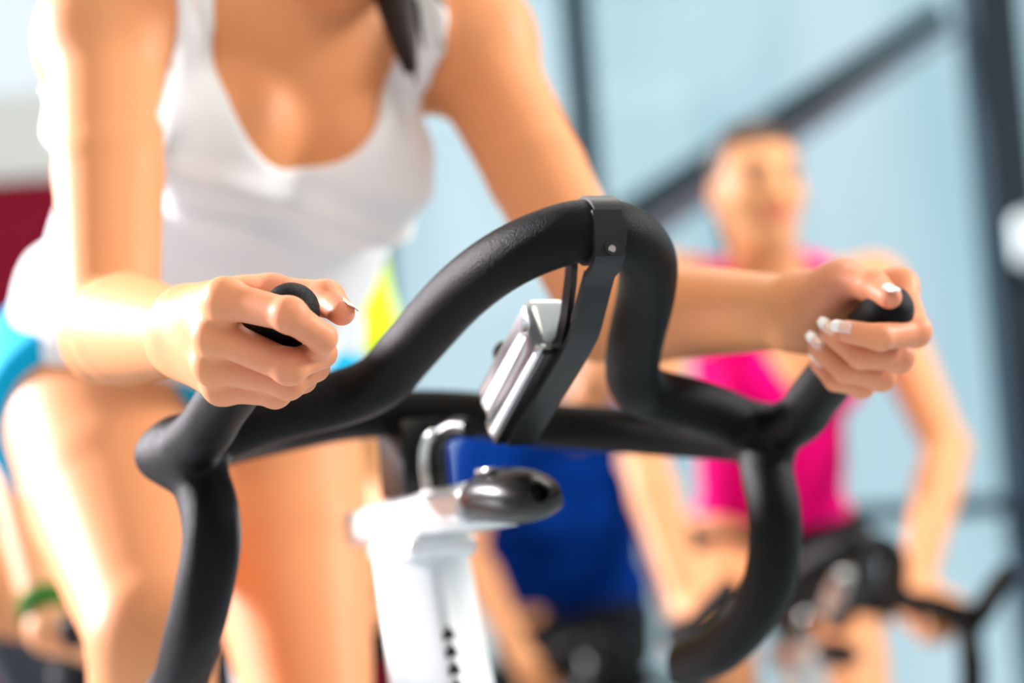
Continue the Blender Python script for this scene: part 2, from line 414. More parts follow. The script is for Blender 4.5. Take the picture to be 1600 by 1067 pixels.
def make_bike(o_world, heading, label, saddle_f, saddle_z, group, detail=True):
    """o_world: midpoint of the bar's corner joints.  Local frame: x rider's right, y forward, z up from floor"""
    zb = o_world[2]
    root = thing('spinning_bike', (o_world[0], o_world[1], 0), label, 'exercise bike', group, math.pi + heading)
    mw = np.array(root.matrix_world)
    def part(name, vf, m, smooth=True, parent=root, key=None):
        vs, fs = vf
        o = mesh_obj(name, np.asarray(vs) if isinstance(fs, np.ndarray) else vs, fs, m, None, smooth)
        o.parent = parent if parent is root else parent
        if not smooth is True: pass
        if isinstance(fs, list): o.data.set_sharp_from_angle(angle=math.radians(40))
        return o
    def bxp(name, lo, hi, bev, m, parent=root, seg=2):
        o = bm_obj(name, box_bm(lo, hi, bev, seg), m, None, True, 40); o.parent = parent; return o
    # foam bar (mesh shared)
    if 'bar' not in ME_CACHE:
        o = part('handlebar', (_bar[0], _bar[1]), M['foam']); ME_CACHE['bar'] = o.data
    else:
        o = bpy.data.objects.new('handlebar', ME_CACHE['bar']); COL.objects.link(o); o.parent = root
    o.location = (0, 0, zb)
    def T(l, f, u): q = L2B(tilt((l, f, u))); return np.array([q[0], q[1], q[2] + zb])
    # stem under the bow
    bxp('stem', (-.021, -.185, zb - .035), (.021, -.115, zb + .030), .006, M['plastic'])
    # slider
    zs = zb - .052
    vs = []; fs = []
    prof = [(-.030, -.012), (-.024, .010), (-.012, .016), (.012, .016), (.024, .010), (.030, -.012), (.022, -.020), (-.022, -.020)]
    N = len(prof)
    for y in (-.265, .035):
        for x, z in prof: vs.append((x, y, zs + z + (.006 if y > 0 else 0)))
    for i in range(N): fs.append((i, (i + 1) % N, N + (i + 1) % N, N + i))
    fs += [tuple(range(N))[::-1], tuple(range(N, 2 * N))]
    sl = part('slider', (vs, fs), M['alu'])
    bv = sl.modifiers.new('bevel', 'BEVEL'); bv.width = .004; bv.segments = 3
    bxp('slider_end_plate', (-.027, -.275, zs - .016), (.027, -.263, zs + .012), .004, M['greypaint'])
    bxp('slider_collar', (-.030, -.20, zs - .034), (.030, -.085, zs - .016), .006, M['alu'])
    bxp('slider_riser', (-.014, -.095, zs + .014), (.016, -.05, zs + .021), .004, M['alu'])
    # black end cap
    def capfn():
        A = np.eye(3)
        body = union([(ell((0, .065, zs + .008), A, (.030, .058, .0205)), .01), (ell((-.004, .100, zs + .003), A, (.026, .038, .0155)), .012)])
        def f(p):
            d = body(p)
            h1 = np.hypot(p[:, 0] - .000, p[:, 2] - (zs + .006)) - .0062
            h1 = np.maximum(h1, -(p[:, 1] - .118))
            h2 = np.hypot(p[:, 0] - .004, p[:, 1] - .085) - .007
            h2 = np.maximum(h2, -(p[:, 2] - (zs + .018)))
            nt = np.hypot(p[:, 0] + .028, p[:, 2] - (zs + .006)) - .009; nt = np.maximum(nt, -(p[:, 1] - .10))
            d = np.maximum(d, -h1); d = np.maximum(d, -h2); return np.maximum(d, -nt)
        return f
    cv = mesh_sdf(capfn(), (-.045, -.005, zs - .03), (.045, .155, zs + .045), .002 if detail else .004)
    cap = part('end_cap', cv, M['plastic'])
    part('hole_lining', cyl_pts((0, .112, zs + .006), (0, .122, zs + .006), .0058), M['hole'], parent=cap)
    bxp('metal_clip', (.012, .060, zs + .0245), (.022, .085, zs + .0285), .002, M['silver'], cap)
    # lever
    lv = spline([(.006, -.075, zs + .020), (.006, -.078, zs + .042), (.004, -.070, zs + .060), (-.004, -.048, zs + .068), (-.010, -.030, zs + .066)], 6)
    part('lever', sweep(lv, np.linspace(.0065, .0085, len(lv)), 12), M['plastic'])
    part('lever_pin', sweep(lv[:15] + np.array([.009, .002, .001]), .0042, 10), M['silver'])
    # post, a kite section with a front ridge
    top = np.array([0, -.140, zs - .030]); low = np.array([0, -.005, .52])
    k = [(.040, -.004), (.036, .004), (.005, .034), (-.003, .034), (-.036, .010), (-.040, .002), (-.036, -.03), (.034, -.03)]
    vs = []; fs = []
    for c, sc in ((top, 1.), (low, 1.28)):
        for x, y in k: vs.append((c[0] + x * sc, c[1] + y * sc, c[2]))
    N = len(k)
    for i in range(N): fs.append((i, (i + 1) % N, N + (i + 1) % N, N + i))
    fs += [tuple(range(N))[::-1], tuple(range(N, 2 * N))]
    post = part('handlebar_post', (vs, fs), M['whitepaint'], True)
    bv = post.modifiers.new('bevel', 'BEVEL'); bv.width = .003; bv.segments = 2
    dirn = nrm(low - top)
    t0 = .070
    for i in range(8 if detail else 4):
        d = t0 + i * .0145
        c = top + dirn * d + np.array([.001, .0335 * (1 + .28 * d / .45), 0])
        v, f = [], []
        for yy in (-.006, .0012):
            for q in range(12):
                a = 2 * math.pi * q / 12; rr = .0050 * (1.25 if q == 3 else 1)
                v.append((c[0] + rr * math.cos(a) * 1.05, c[1] + yy, c[2] + .0056 * (1.5 if q == 3 else 1) * math.sin(a)))
        for q in range(12): f.append((q, (q + 1) % 12, 12 + (q + 1) % 12, 12 + q))
        f += [tuple(range(12))[::-1], tuple(range(12, 24))]
        part('pin_hole', (v, f), M['hole'], parent=post)
    part('ridge_seam', sweep([top + dirn * .004 + np.array([.001, .0335, 0]), top + dirn * .3 + np.array([.001, .0395, 0])], .0005, 6), M['greypaint'], parent=post)
    # monitor bracket: clamp strap around the bar and a bent strip
    ca = T(0, .268, .120)
    def ring(name, c, r0, r1, hw, m):
        v, f = [], []; n = 32
        for x in (-hw, hw):
            for r in (r0, r1):
                for q in range(n):
                    a = 2 * math.pi * q / n; v.append((c[0] + x, c[1] + r * math.cos(a), c[2] + r * math.sin(a)))
        for q in range(n):
            k_ = (q + 1) % n
            f += [(q, k_, n + k_, n + q), (2 * n + q, 3 * n + q, 3 * n + k_, 2 * n + k_), (n + q, n + k_, 3 * n + k_, 3 * n + q), (q, 2 * n + q, 2 * n + k_, k_)]
        return part(name, (v, f), m)
    brk = ring('bracket_clamp', ca, .0195, .0232, .0105, M['satin'])
    def strip(name, path, hw, th, m, xo=0., parent=root):
        pts = np.array(path, float); v, f = [], []
        tg = np.gradient(pts, axis=0); tg /= np.linalg.norm(tg, axis=1)[:, None]
        for p, t in zip(pts, tg):
            nn = np.array([-t[1], t[0]])
            for x in (-hw, hw):
                for s_ in (-.5, .5):
                    q = p + nn * th * s_; v.append((xo + x, q[0], q[1] + zb))
        for i in range(len(pts) - 1):
            a, b = 4 * i, 4 * (i + 1)
            for p_, q_ in ((0, 1), (1, 3), (3, 2), (2, 0)): f.append((a + p_, a + q_, b + q_, b + p_))
        f += [(0, 2, 3, 1)]; e = 4 * (len(pts) - 1); f += [(e, e + 1, e + 3, e + 2)]
        o = part(name, (v, f), m, parent=parent); return o
    st = strip('bracket_strip', [(.2885, .130), (.2895, .118), (.2885, .100), (.282, .094), (.270, .090), (.262, .082), (.242, .060), (.234, .053), (.215, .043), (.165, .020), (.112, -.004), (.104, -.008)], .0105, .0045, M['satin'])
    st2 = strip('bracket_rib', [(.248, .112), (.240, .09), (.228, .068), (.215, .052), (.17, .032), (.12, .008)], .0022, .012, M['plastic'], xo=.0085)
    scr = np.array([-.001, .2915, .105 + zb])
    part('screw_hole', cyl_pts(scr - [0, .004, 0], scr + [0, .0006, 0], .0052), M['hole'], parent=st)
    part('screw', cyl_pts(scr - [0, .003, 0], scr + [0.0005, .0011, -.0012], .0026, 10), M['screw'], parent=st)
    strip('bracket_spring', [(.262, .094), (.254, .086), (.244, .076), (.232, .064)], .003, .0012, M['silver'], xo=.0045)
    # monitor on the strip: silver shell with two ridges
    A0 = np.array([.232, .052]); A1 = np.array([.110, -.006]); ax = (A1 - A0) / np.linalg.norm(A1 - A0); nn = np.array([ax[1], -ax[0]])
    if nn[1] < 0: nn = -nn
    def mpt(x, s_, n_): q = A0 + ax * s_ + nn * n_; return (x, q[0], q[1] + zb)
    def monfn(x0, x1, s0, s1, n0, n1, r, groove):
        cx, cs_, cn = (x0 + x1) / 2, (s0 + s1) / 2, (n0 + n1) / 2
        def f(p):
            y, z = p[:, 1] - A0[0], p[:, 2] - zb - A0[1]
            s_, n_ = y * ax[0] + z * ax[1], y * nn[0] + z * nn[1]; x = p[:, 0]
            q = np.stack([np.abs(x - cx) - (x1 - x0) / 2 + r, np.abs(s_ - cs_) - (s1 - s0) / 2 + r, np.abs(n_ - cn) - (n1 - n0) / 2 + r], 1)
            d = np.linalg.norm(np.maximum(q, 0), axis=1) + np.minimum(q.max(1), 0) - r
            if groove:
                h = np.clip(s_, s0 + .022, 1.); g_ = np.sqrt((s_ - h) ** 2 + (x - x1 - .003) ** 2 + ((n_ - cn + .001) * .9) ** 2) - .0075
                d = np.maximum(d, -g_)
                h1 = np.sqrt((x - x1) ** 2 + (s_ - s0 - .011) ** 2 + (n_ - cn - .004) ** 2) - .0042; d = np.maximum(d, -h1)
            return d
        return f
    c_ = np.array(mpt(0, .08, .02))
    mon = part('monitor', mesh_sdf(monfn(-.012, .022, .026, .150, .006, .053, .008, True), c_ - .1, c_ + .1, .0022 if detail else .005), M['silver'])
    part('monitor_back_plate', mesh_sdf(monfn(-.0135, .0195, .022, .147, .0025, .0085, .002, False), c_ - .1, c_ + .1, .0018 if detail else .005), M['plastic'], parent=mon)
    part('screen', mesh_sdf(monfn(-.009, .016, .040, .130, .051, .055, .001, False), c_ - .1, c_ + .1, .002 if detail else .005), M['plastic'], parent=mon)
    sc2 = np.array(mpt(.0185, .037, .0335)); part('monitor_screw_hole', cyl_pts(sc2 - [.003, 0, 0], sc2 + [.0012, 0, 0], .0036, 12), M['hole'], parent=mon)
    part('knob', sweep([mpt(.004, .118, .053), mpt(.004, .118, .066), mpt(.004, .118, .070)], [.010, .010, .007], 16), M['plastic'], parent=mon)
    # lower frame
    bxp('head_tube', (-.035, -.045, .40), (.035, .045, .62), .012, M['greypaint'])
    part('frame_beam', sweep(spline([(0, 0, .45), (0, -.30, .34), (0, -.62, .40), (0, saddle_f + .12, .52)], 6), .034, 16), M['greypaint'])
    part('fork', sweep(spline([(.06, .02, .56), (.065, .10, .42), (.065, .16, .30)], 5), .016, 12), M['greypaint'])
    part('fork', sweep(spline([(-.06, .02, .56), (-.065, .10, .42), (-.065, .16, .30)], 5), .016, 12), M['greypaint'])
    fw = part('flywheel', sweep([(-.016, .16, .30), (-.016, .16, .30001), (.016, .16, .30), (.0161, .16, .30)], [.20, .23, .23, .20], 48), M['alu'])
    part('hub', cyl_pts((-.06, .16, .30), (.06, .16, .30), .03), M['plastic'], parent=fw)
    part('base_leg', sweep([(0, .16, .30), (0, .26, .05)], .022, 12), M['greypaint'])
    part('base_leg', sweep([(0, -.62, .40), (0, -.85, .05)], .028, 12), M['greypaint'])
    bxp('front_foot', (-.25, .22, 0), (.25, .30, .06), .012, M['plastic'])
    bxp('rear_foot', (-.25, -.90, 0), (.25, -.82, .06), .012, M['plastic'])
    part('seat_post', sweep([(0, saddle_f + .14, .48), (0, saddle_f + .02, saddle_z - .06)], .02, 16), M['alu'])
    def sadfn():
        return union([(ell((0, saddle_f - .06, saddle_z - .03), np.eye(3), (.085, .09, .032)), .02), (cone((0, saddle_f - .04, saddle_z - .03), (0, saddle_f + .15, saddle_z - .028), .034, .018), .03)])
    part('saddle', mesh_sdf(sadfn(), (-.11, saddle_f - .18, saddle_z - .08), (.11, saddle_f + .20, saddle_z + .03), .007), M['plastic'])
    cf = saddle_f + .27
    part('crank_axle', cyl_pts((-.08, cf, .34), (.08, cf, .34), .016), M['alu'])
    return root, cf

def bike_pt(root, l, f, z):
    return np.array(root.matrix_world @ Vector((-l, f, z)))

# ------------------------------------------------------------------ people
def frame_of(a, b, left):
    t = nrm(b - a); s = left - t * (left @ t); s = nrm(s); return s, t, np.cross(s, t)

def fist(wr, bar_dir, across, out, side_r=1., sc=1.):
    """simple closed hand round a bar: wr wrist, bar_dir along the bar towards the index finger,
       across from wrist towards the knuckles, out away from the palm"""
    b = nrm(bar_dir); a = nrm(across - b * (across @ b)); o = np.cross(a, b)
    if o @ out < 0: o = -o
    parts = []
    kn = [wr + a * .082 * sc + b * q * sc for q in (.030, .010, -.010, -.028)]
    palm = union([(cone(wr, k_, .020 * sc, .0125 * sc), .012) for k_ in kn])
    parts.append((palm, .01))
    for k_, ln in zip(kn, (1., 1.08, 1., .82)):
        p1 = k_ + (a * .022 - o * .034) * ln * sc; p2 = p1 + (-a * .018 - o * .022) * ln * sc; p3 = p2 + (-a * .022 + o * .004) * ln * sc
        parts.append((chain([k_, p1, p2, p3], [.0115 * sc, .010 * sc, .0088 * sc, .0075 * sc], .003), .003))
    th = [wr + b * .02 * sc + a * .012 * sc, wr + b * .045 * sc + a * .035 * sc - o * .02 * sc, wr + b * .046 * sc + a * .06 * sc - o * .036 * sc, wr + b * .042 * sc + a * .078 * sc - o * .040 * sc]
    parts.append((chain(th, [.014 * sc, .0125 * sc, .011 * sc, .009 * sc], .004), .006))
    return union(parts)

def person(J, label, cloth, vox, hands=None, hand_vox=.003, face=True, skin='skin2', hair='hair2', bust=1., ponytail=None):
    root = thing('person', (J['pelvis'][0], J['pelvis'][1], 0), label, 'person', None)
    left = J['shL'] - J['shR']
    sp, tp, np_ = frame_of(J['pelvis'], J['chest'], J['hipL'] - J['hipR'])
    sc, tc, nc = frame_of(J['chest'], J['neck'], left)
    ch, pe, nk = J['chest'], J['pelvis'], J['neck']
    wf = (sc, 1.)
    waist = pe * .52 + ch * .48 + np_ * .005
    torso = [
        (ell(pe, (sp, tp, np_), (.165, .115, .105)), .03),
        (ell(waist, (sp, tp, np_), (.128, .16, .092)), .06),
        (ell(ch, (sc, tc, nc), (.135, .165, .102)), .06),
        (ell(ch + tc * .09, (sc, tc, nc), (.135, .07, .078)), .04),
        (cone(nk + sc * .06 - tc * .035, J['shL'] - sc * .01, .05, .047), .04),
        (cone(nk - sc * .06 - tc * .035, J['shR'] + sc * .01, .05, .047), .04),
    ]
    for s in (-1, 1):
        torso.append((ell(ch + sc * s * .066 - tc * .012 + nc * .076, (sc, tc, nc), (.066 * bust, .068 * bust, .060 * bust)), .020))
    notch = nk - tc * .050 + nc * .052
    for s in (-1, 1):
        torso.append((chain([notch + sc * s * .014, notch + sc * s * .075 + tc * .012 + nc * .002, (J['shL'] if s > 0 else J['shR']) * .75 + nk * .25 + nc * .040 + tc * .01], [.009, .0085, .008], .004), .018))
    legs = []
    thigh_flat = None
    for k in 'RL':
        hip, kn, an = J['hip' + k], J['knee' + k], J['ank' + k]
        m = hip * .55 + kn * .45; c = kn * .68 + an * .32
        bulge = m + np_ * .012
        lg = [(chain([hip, bulge, kn, c - nrm(np_) * .01, an], [.100, .087, .056, .054, .036], .006), .03), (ell(kn + nrm(np_ + tp * .2) * .022, np.eye(3), (.038, .038, .038)), .03)]
        legs.append((union(lg), .05))
        toe = J['toe' + k]
    torso_fn = union(torso)
    arms = []; stubs = []
    for k in 'RL':
        sh, el, wr = J['sh' + k], J['el' + k], J['wr' + k]
        s = 1 if k == 'L' else -1
        m = sh * .5 + el * .5; q = el * .74 + wr * .26
        up = chain([sh, m, el, q, wr], [.050, .0445, .0375, .0415, .0265], .005)
        bend = nrm((el - sh) / np.linalg.norm(el - sh) - (wr - el) / np.linalg.norm(wr - el))
        stubs.append((union([(cone(sh, sh * .7 + el * .3, .050, .0465), .03), (ell(sh + sc * s * .004, (sc, tc, nc), (.055, .060, .055)), .03)]), .035))
        arms.append((union([(up, .03), (ell(sh + sc * s * .004, (sc, tc, nc), (.055, .060, .055)), .03), (ell(el + bend * .018, np.eye(3), (.022, .022, .022)), .025)]), .035))
    hd = J['head']; hs, ht, hn = J['headframe']
    neck = [(cone(nk - tc * .03, hd - ht * .06 - hn * .012, .052, .05), .03)] + [(cone(notch + sc * s * .016, hd - ht * .03 + hs * s * .062, .009, .012), .02) for s in (-1, 1)]
    H = lambda a, b, c: hd + hs * a + ht * b + hn * c
    HA = (hs, ht, hn)
    head = [(ell(H(0, .02, -.01), HA, (.072, .088, .092)), .03), (ell(H(0, -.04, .03), HA, (.057, .075, .058)), .04), (ell(H(0, -.095, .058), HA, (.026, .02, .022)), .03),
            (cone(H(0, .01, .086), H(0, -.03, .104), .008, .0125), .015)]
    for s in (-1, 1):
        head += [(ell(H(s * .074, -.015, -.008), HA, (.010, .03, .018)), .008), (ell(H(s * .038, -.022, .058), HA, (.024, .02, .02)), .02)]
    body_fn = union(torso + legs + arms + neck + head)
    allp = np.array([J[k] for k in J if k != 'headframe'])
    lo, hi = allp.min(0) - .20, allp.max(0) + .20
    parts = [mesh_sdf(body_fn, lo, hi, vox)]
    for k in 'RL':
        hfn = (hands or {}).get(k)
        if hfn:
            c = J['wr' + k]; parts.append(mesh_sdf(hfn, c - .15, c + .15, hand_vox))
    vs, fs = merge(parts)
    b = mesh_obj('body', vs, fs, M[skin], root)
    # clothing
    garments = cloth(dict(J=J, sc=sc, tc=tc, nc=nc, sp=sp, tp=tp, np=np_, torso=torso, legs=legs, neck=neck, arms=arms, stubs=stubs, torso_fn=torso_fn, lo=lo, hi=hi))
    for name, fn, glo, ghi, gv, m in garments:
        v, f = mesh_sdf(fn, glo, ghi, gv); mesh_obj(name, v, f, M[m], root)
    # shoes
    for k in 'RL':
        an, to = J['ank' + k], J['toe' + k]; hl = an + nrm(an - to) * .03 - np.array([0, 0, .05])
        f = union([(cone(hl, an * .45 + to * .55, .036, .036), .02), (cone(an * .45 + to * .55, to, .038, .03), .02), (cone(an - [0, 0, .01], hl, .038, .036), .02)])
        v, q = mesh_sdf(f, np.minimum(an, to) - .13, np.maximum(an, to) + .12, max(vox, .008)); mesh_obj('shoe', v, q, M['whitepaint'], root)
    # hair
    base = ell(H(0, .024, -.014), HA, (.077, .094, .097))
    def hairfn(p):
        d = base(p); q = p - hd
        top = q @ ht
        return np.maximum(d, np.where(top > .066, -1, (q @ hn) - .004 - .35 * np.maximum(top, 0)))
    hv, hf = mesh_sdf(hairfn, hd - .16, hd + .16, max(vox * .8, .005)); hr = mesh_obj('hair', hv, hf, M[hair], root)
    bun = H(0, .03, -.12)
    pf = ponytail or [bun, bun - hn * .03 - ht * .04, bun - hn * .02 - ht * .12, bun - ht * .2]
    pv = sweep(spline(pf, 6), np.interp(np.linspace(0, 1, (len(pf) - 1) * 6 + 1), [0, .3, 1], [.026, .03, .006]), 14)
    mesh_obj('ponytail', *pv, M[hair], hr)
    if face:
        for s in (-1, 1):
            v = sweep([H(s * .031, .004, .074), H(s * .031, .004, .082), H(s * .031, .004, .087)], [.013, .011, .004], 12); mesh_obj('eye', *v, M['eye'], root)
            v = sweep(spline([H(s * .014, .022, .088), H(s * .03, .028, .085), H(s * .046, .022, .074)], 4), .003, 8); mesh_obj('eyebrow', *v, M[hair], root)
        v = sweep(spline([H(-.026, -.058, .078), H(-.012, -.056, .092), H(0, -.058, .096), H(.012, -.056, .092), H(.026, -.058, .078)], 5), [.002] * 1 + [.006] * 19 + [.002], 10); mesh_obj('lips', *v, M['lips'], root)
    return root, b

def tank(color, g, t_neck, inner=.076, outer=.118, hem=None, off=.006, vox=.006, name='tank_top', fold=0., loose=0., arm_t=.02, s0=0., sleeves=0.):
    J = g['J']; ch = J['chest']; sc, tc, nc = g['sc'], g['tc'], g['nc']
    base = union(g['torso'])
    pe, tp, np_, sp = J['pelvis'], g['tp'], g['np'], g['sp']
    extra = []
    if loose:
        extra = [(ell(pe * .45 + ch * .55, (sp, tp, np_), (.145 + loose, .20, .10 + loose * .6)), .05), (ell(pe + tp * .05, (sp, tp, np_), (.168 + loose * .5, .10, .108 + loose * .3)), .03)]
    if sleeves:
        for k in 'RL':
            a, b = J['sh' + k], J['el' + k]; extra.append((cone(a, a + (b - a) * sleeves, .055, .052), .03))
    loosefn = union(g['torso'] + g['stubs'] + extra)
    hz = hem if hem is not None else .02
    def fn(p):
        d = loosefn(p) - off
        q = p - ch.astype(p.dtype); s = q @ sc.astype(p.dtype) - s0; t = q @ tc.astype(p.dtype); n = q @ nc.astype(p.dtype)
        if fold:
            d = d - fold * ((1 + np.sin(t * 120 + np.abs(s) * 14 + 1.7 * np.sin(s * 17))) * np.clip(.055 - np.abs(t + .055), 0, .05) / .05 + .7 * (1 + np.sin(s * 95 + t * 30)) * np.clip(-t - .12, 0, .1) / .1
                            + .5 * (1 + np.sin(s * 210 + t * 60)) * np.clip(t - .03, 0, .05) / .05)
        tb = np.where(n > -.02, t_neck, .09)
        rt = .13; cy = tb + rt
        e = np.hypot(s / inner, (t - cy) / rt); el_ = (e - 1) * inner
        hole = np.where(t > cy, np.abs(s) - inner, el_)
        sa = np.abs(s); ra = .075; ca = arm_t + ra; wa = .08
        e2 = np.hypot((sa - outer - wa) / wa, (t - ca) / ra); arm = np.where(t > ca, outer - sa, (e2 - 1) * wa)
        d = np.maximum(d, -hole)
        if not sleeves: d = np.maximum(d, -arm)
        bottom = -((p - pe.astype(p.dtype)) @ tp.astype(p.dtype) - hz)
        return np.maximum(d, bottom)
    lo = np.minimum(np.minimum(J['shR'], J['shL']), pe) - .22; hi = np.maximum(np.maximum(np.maximum(J['shR'], J['shL']), pe), J['neck']) + .2
    return (name, fn, lo, hi, vox, color)

def shorts(color, g, length=.10, off=.008, vox=.007, top=.07, name='shorts', flare=.0, slant=0.):
    J = g['J']; pe, tp = J['pelvis'], g['tp']
    base = union([g['torso'][0], g['torso'][1]] + g['legs'])
    def fn(p):
        d = base(p) - off
        cuts = []
        hipdir = []
        for k in 'RL':
            ax = nrm(J['knee' + k] - J['hip' + k]); cuts.append((((p - J['hip' + k].astype(p.dtype)) @ ax.astype(p.dtype)) - length, np.linalg.norm(p - J['hip' + k].astype(p.dtype), axis=1)))
        sgn = (p - pe.astype(p.dtype)) @ g['sp'].astype(p.dtype)
        cut = np.where(sgn > 0, cuts[1][0], cuts[0][0]) * (.2 if length > 1 else 1) - slant * (.088 - np.abs(sgn))
        if flare: d = d - flare * np.clip((cut + .08) / .08, 0, 1)
        d = np.maximum(d, cut)
        return np.maximum(d, (p - pe.astype(p.dtype)) @ nrm(tp + np.array([0, 0, 1.1])).astype(p.dtype) - top)
    pts = np.array([pe, J['hipR'], J['hipL'], J['hipR'] + nrm(J['kneeR'] - J['hipR']) * length, J['hipL'] + nrm(J['kneeL'] - J['hipL']) * length])
    if length > 1: pts = np.array([pe] + [J[a + k] for a in ('hip', 'knee', 'ank') for k in 'RL'])
    return (name, fn, pts.min(0) - .2, pts.max(0) + .2, vox, color)

# --------------------------------------------------- the rider in front
Lv = np.array([math.cos(HEAD), math.sin(HEAD), 0]); Fv = np.array([math.sin(HEAD), -math.cos(HEAD), 0]); Zv = np.array([0, 0, 1.])
def GB(l, f, u): q = tilt((l, f, u)); return HB0 + q[0] * Lv + q[1] * Fv + q[2] * Zv

bike, cf = make_bike(HB0, HEAD, 'spinning bike in sharp focus gripped by the woman in the white tank top', -.80, .95, 'spinning bikes')

pel = P(278, 548, 2.22)
J = dict(pelvis=pel, chest=P(418, 190, 1.98), neck=P(472, -14, 1.95), head=P(505, -210, 1.90),
         shR=P(168, 62, 1.84), elR=P(172, 512, 1.63), wrR=P(296, 522, 1.425),
         shL=P(735, 70, 1.99), elL=P(950, 486, 1.80), wrL=P(1252, 488, 1.60),
         hipR=pel - Lv * .088 - Zv * .035 - Fv * .01, hipL=pel + Lv * .088 - Zv * .035 - Fv * .01,
         kneeR=P(236, 985, 1.85), kneeL=P(492, 1150, 2.02))
hx = nrm(np.array([.36, -.85, -.25])); hs = nrm(np.cross(np.array([0, 0, 1.]), hx)); hs = -nrm(np.cross(hx, np.array([0, 0, 1.]))) if hs @ Lv < 0 else hs
J['headframe'] = (hs, np.cross(hx, hs), hx)
if J['headframe'][1][2] < 0: J['headframe'] = (hs, -J['headframe'][1], hx)
J['ankR'] = J['kneeR'] + nrm(np.array([-.03, .12, -.40])) * .40; J['ankL'] = J['kneeL'] + nrm(np.array([-.02, .10, -.40])) * .40
for k in 'RL': J['toe' + k] = J['ank' + k] + Fv * .15 - Zv * .07

FR = dict(index=[(352, 468, 1.325), (452, 492, 1.297), (503, 528, 1.312), (497, 548, 1.335)],
          middle=[(336, 522, 1.34), (452, 573, 1.318), (503, 552, 1.345), (495, 540, 1.37)],
          ring=[(334, 568, 1.355), (450, 598, 1.338), (493, 574, 1.365), (485, 566, 1.39)],
          pinky=[(347, 603, 1.37), (430, 614, 1.355), (475, 594, 1.375), (470, 588, 1.395)],
          thumb=[(335, 480, 1.40), (425, 464, 1.385), (510, 466, 1.365), (534, 488, 1.345)])
FL = dict(index=[(1405, 448, 1.525), (1430, 518, 1.484), (1375, 527, 1.458), (1324, 518, 1.468)],
          middle=[(1405, 485, 1.545), (1404, 558, 1.505), (1345, 556, 1.48), (1298, 520, 1.492)],
          ring=[(1392, 520, 1.565), (1376, 588, 1.527), (1320, 578, 1.502), (1278, 542, 1.512)],
          pinky=[(1370, 548, 1.58), (1346, 602, 1.545), (1305, 594, 1.526), (1281, 569, 1.532)],
          thumb=[(1280, 468, 1.56), (1318, 436, 1.525), (1362, 446, 1.485), (1390, 464, 1.462)])
RADS = dict(index=(.0118, .0102, .0092, .0080), middle=(.0120, .0104, .0092, .0080), ring=(.0118, .0098, .0088, .0076), pinky=(.0105, .0088, .0078, .0068), thumb=(.0160, .0135, .0112, .0085))

def grip(Fg, wr, el, nails, side):
    W = {n: [P(*q) for q in pl] for n, pl in Fg.items()}
    parts = []
    fdir = nrm(el - wr)
    fore = cone(wr, wr + fdir * .06, .0265, .0318 - .0012)
    parts.append((fore, .01))
    mc = W['index'][0] - W['pinky'][0]
    for n, off in (('index', .012), ('middle', .004), ('ring', -.004), ('pinky', -.012)):
        base = wr + nrm(mc) * off
        parts.append((cone(base, W[n][0], .021, RADS[n][0] + .0008), .012))
    # ball of the thumb and web
    parts.append((cone(wr + nrm(mc) * .012, W['thumb'][1], .021, .0135), .012))
    parts.append((cone(W['thumb'][0] * .5 + W['thumb'][1] * .5, W['index'][0] * .6 + wr * .4, .013, .013), .014))
    palm = union(parts)
    fingers = []
    for n in ('index', 'middle', 'ring', 'pinky'):
        w = W[n]; r = RADS[n]
        f = chain(w, r, .003)
        kn = [(ell(w[1], np.eye(3), (r[1] * 1.08,) * 3), .004)]
        fingers.append((union([(f, .003)] + kn), .0022))
    th = chain(W['thumb'], RADS['thumb'], .005)
    allf = union([(union(fingers), .003), (th, .003)])
    kn = union([(ell(W[n][0], np.eye(3), (RADS[n][0] * 1.05,) * 3), .004) for n in ('index', 'middle', 'ring', 'pinky')])
    clip = wr + fdir * .045
    def fn(p):
        d = smin(palm(p), kn(p), .006); d = smin(d, allf(p), .007)
        return np.maximum(d, (p - clip.astype(p.dtype)) @ fdir.astype(p.dtype))
    return fn, W

hR, WR = grip(FR, J['wrR'], J['elR'], None, -1)
hL, WL = grip(FL, J['wrL'], J['elL'], None, 1)

def main_cloth(g):
    out = [tank('white', g, -.016, .088, .122, hem=.028, off=.005, vox=.005, fold=.0055, loose=.012, arm_t=.0, s0=-.018)]
    out.append(shorts('cyan', g, .108, .008, .006, .085, flare=.010, slant=.45))
    return out
hairpath = [P(530, -235, 2.01), P(585, -190, 2.02), P(612, -110, 1.97), P(614, -25, 1.885), P(629, 55, 1.85), P(642, 112, 1.842)]
main, mbody = person(J, 'woman in white tank top and cyan shorts gripping the focused bike', main_cloth, .0055, dict(R=hR, L=hL), .0021, True, 'skin', 'hair', 1.0, hairpath)
for q in ([(614, -40), (646, 0), (655, 40), (662, 75)], [(610, -50), (600, 0), (608, 45), (622, 85)], [(616, -60), (670, -22), (698, 12)], [(614, -50), (624, 5), (636, 60), (650, 130)]):
    pth = spline([P(x, y, 1.91 if y < -30 else 1.868) for x, y in q], 6); mesh_obj('hair_strand', *sweep(pth, np.linspace(.005, .0012, len(pth)), 8), M['hair'], main)
kp, kr, ka = [], [], []
for Wd in (WR, WL):
    for n in ('index', 'middle', 'ring', 'pinky'):
        for i, (r_, a_) in enumerate(((.011, .6), (.010, .95), (.010, .5), (.012, .6))): kp.append(Wd[n][i]); kr.append(r_); ka.append(a_)
    kp.append(Wd['thumb'][3]); kr.append(.014); ka.append(.7)
    for n in Wd:
        kp.append(sum(Wd[n]) / 4); kr.append(.05); ka.append(.42)
add_flush(mbody, kp, (kr, ka))

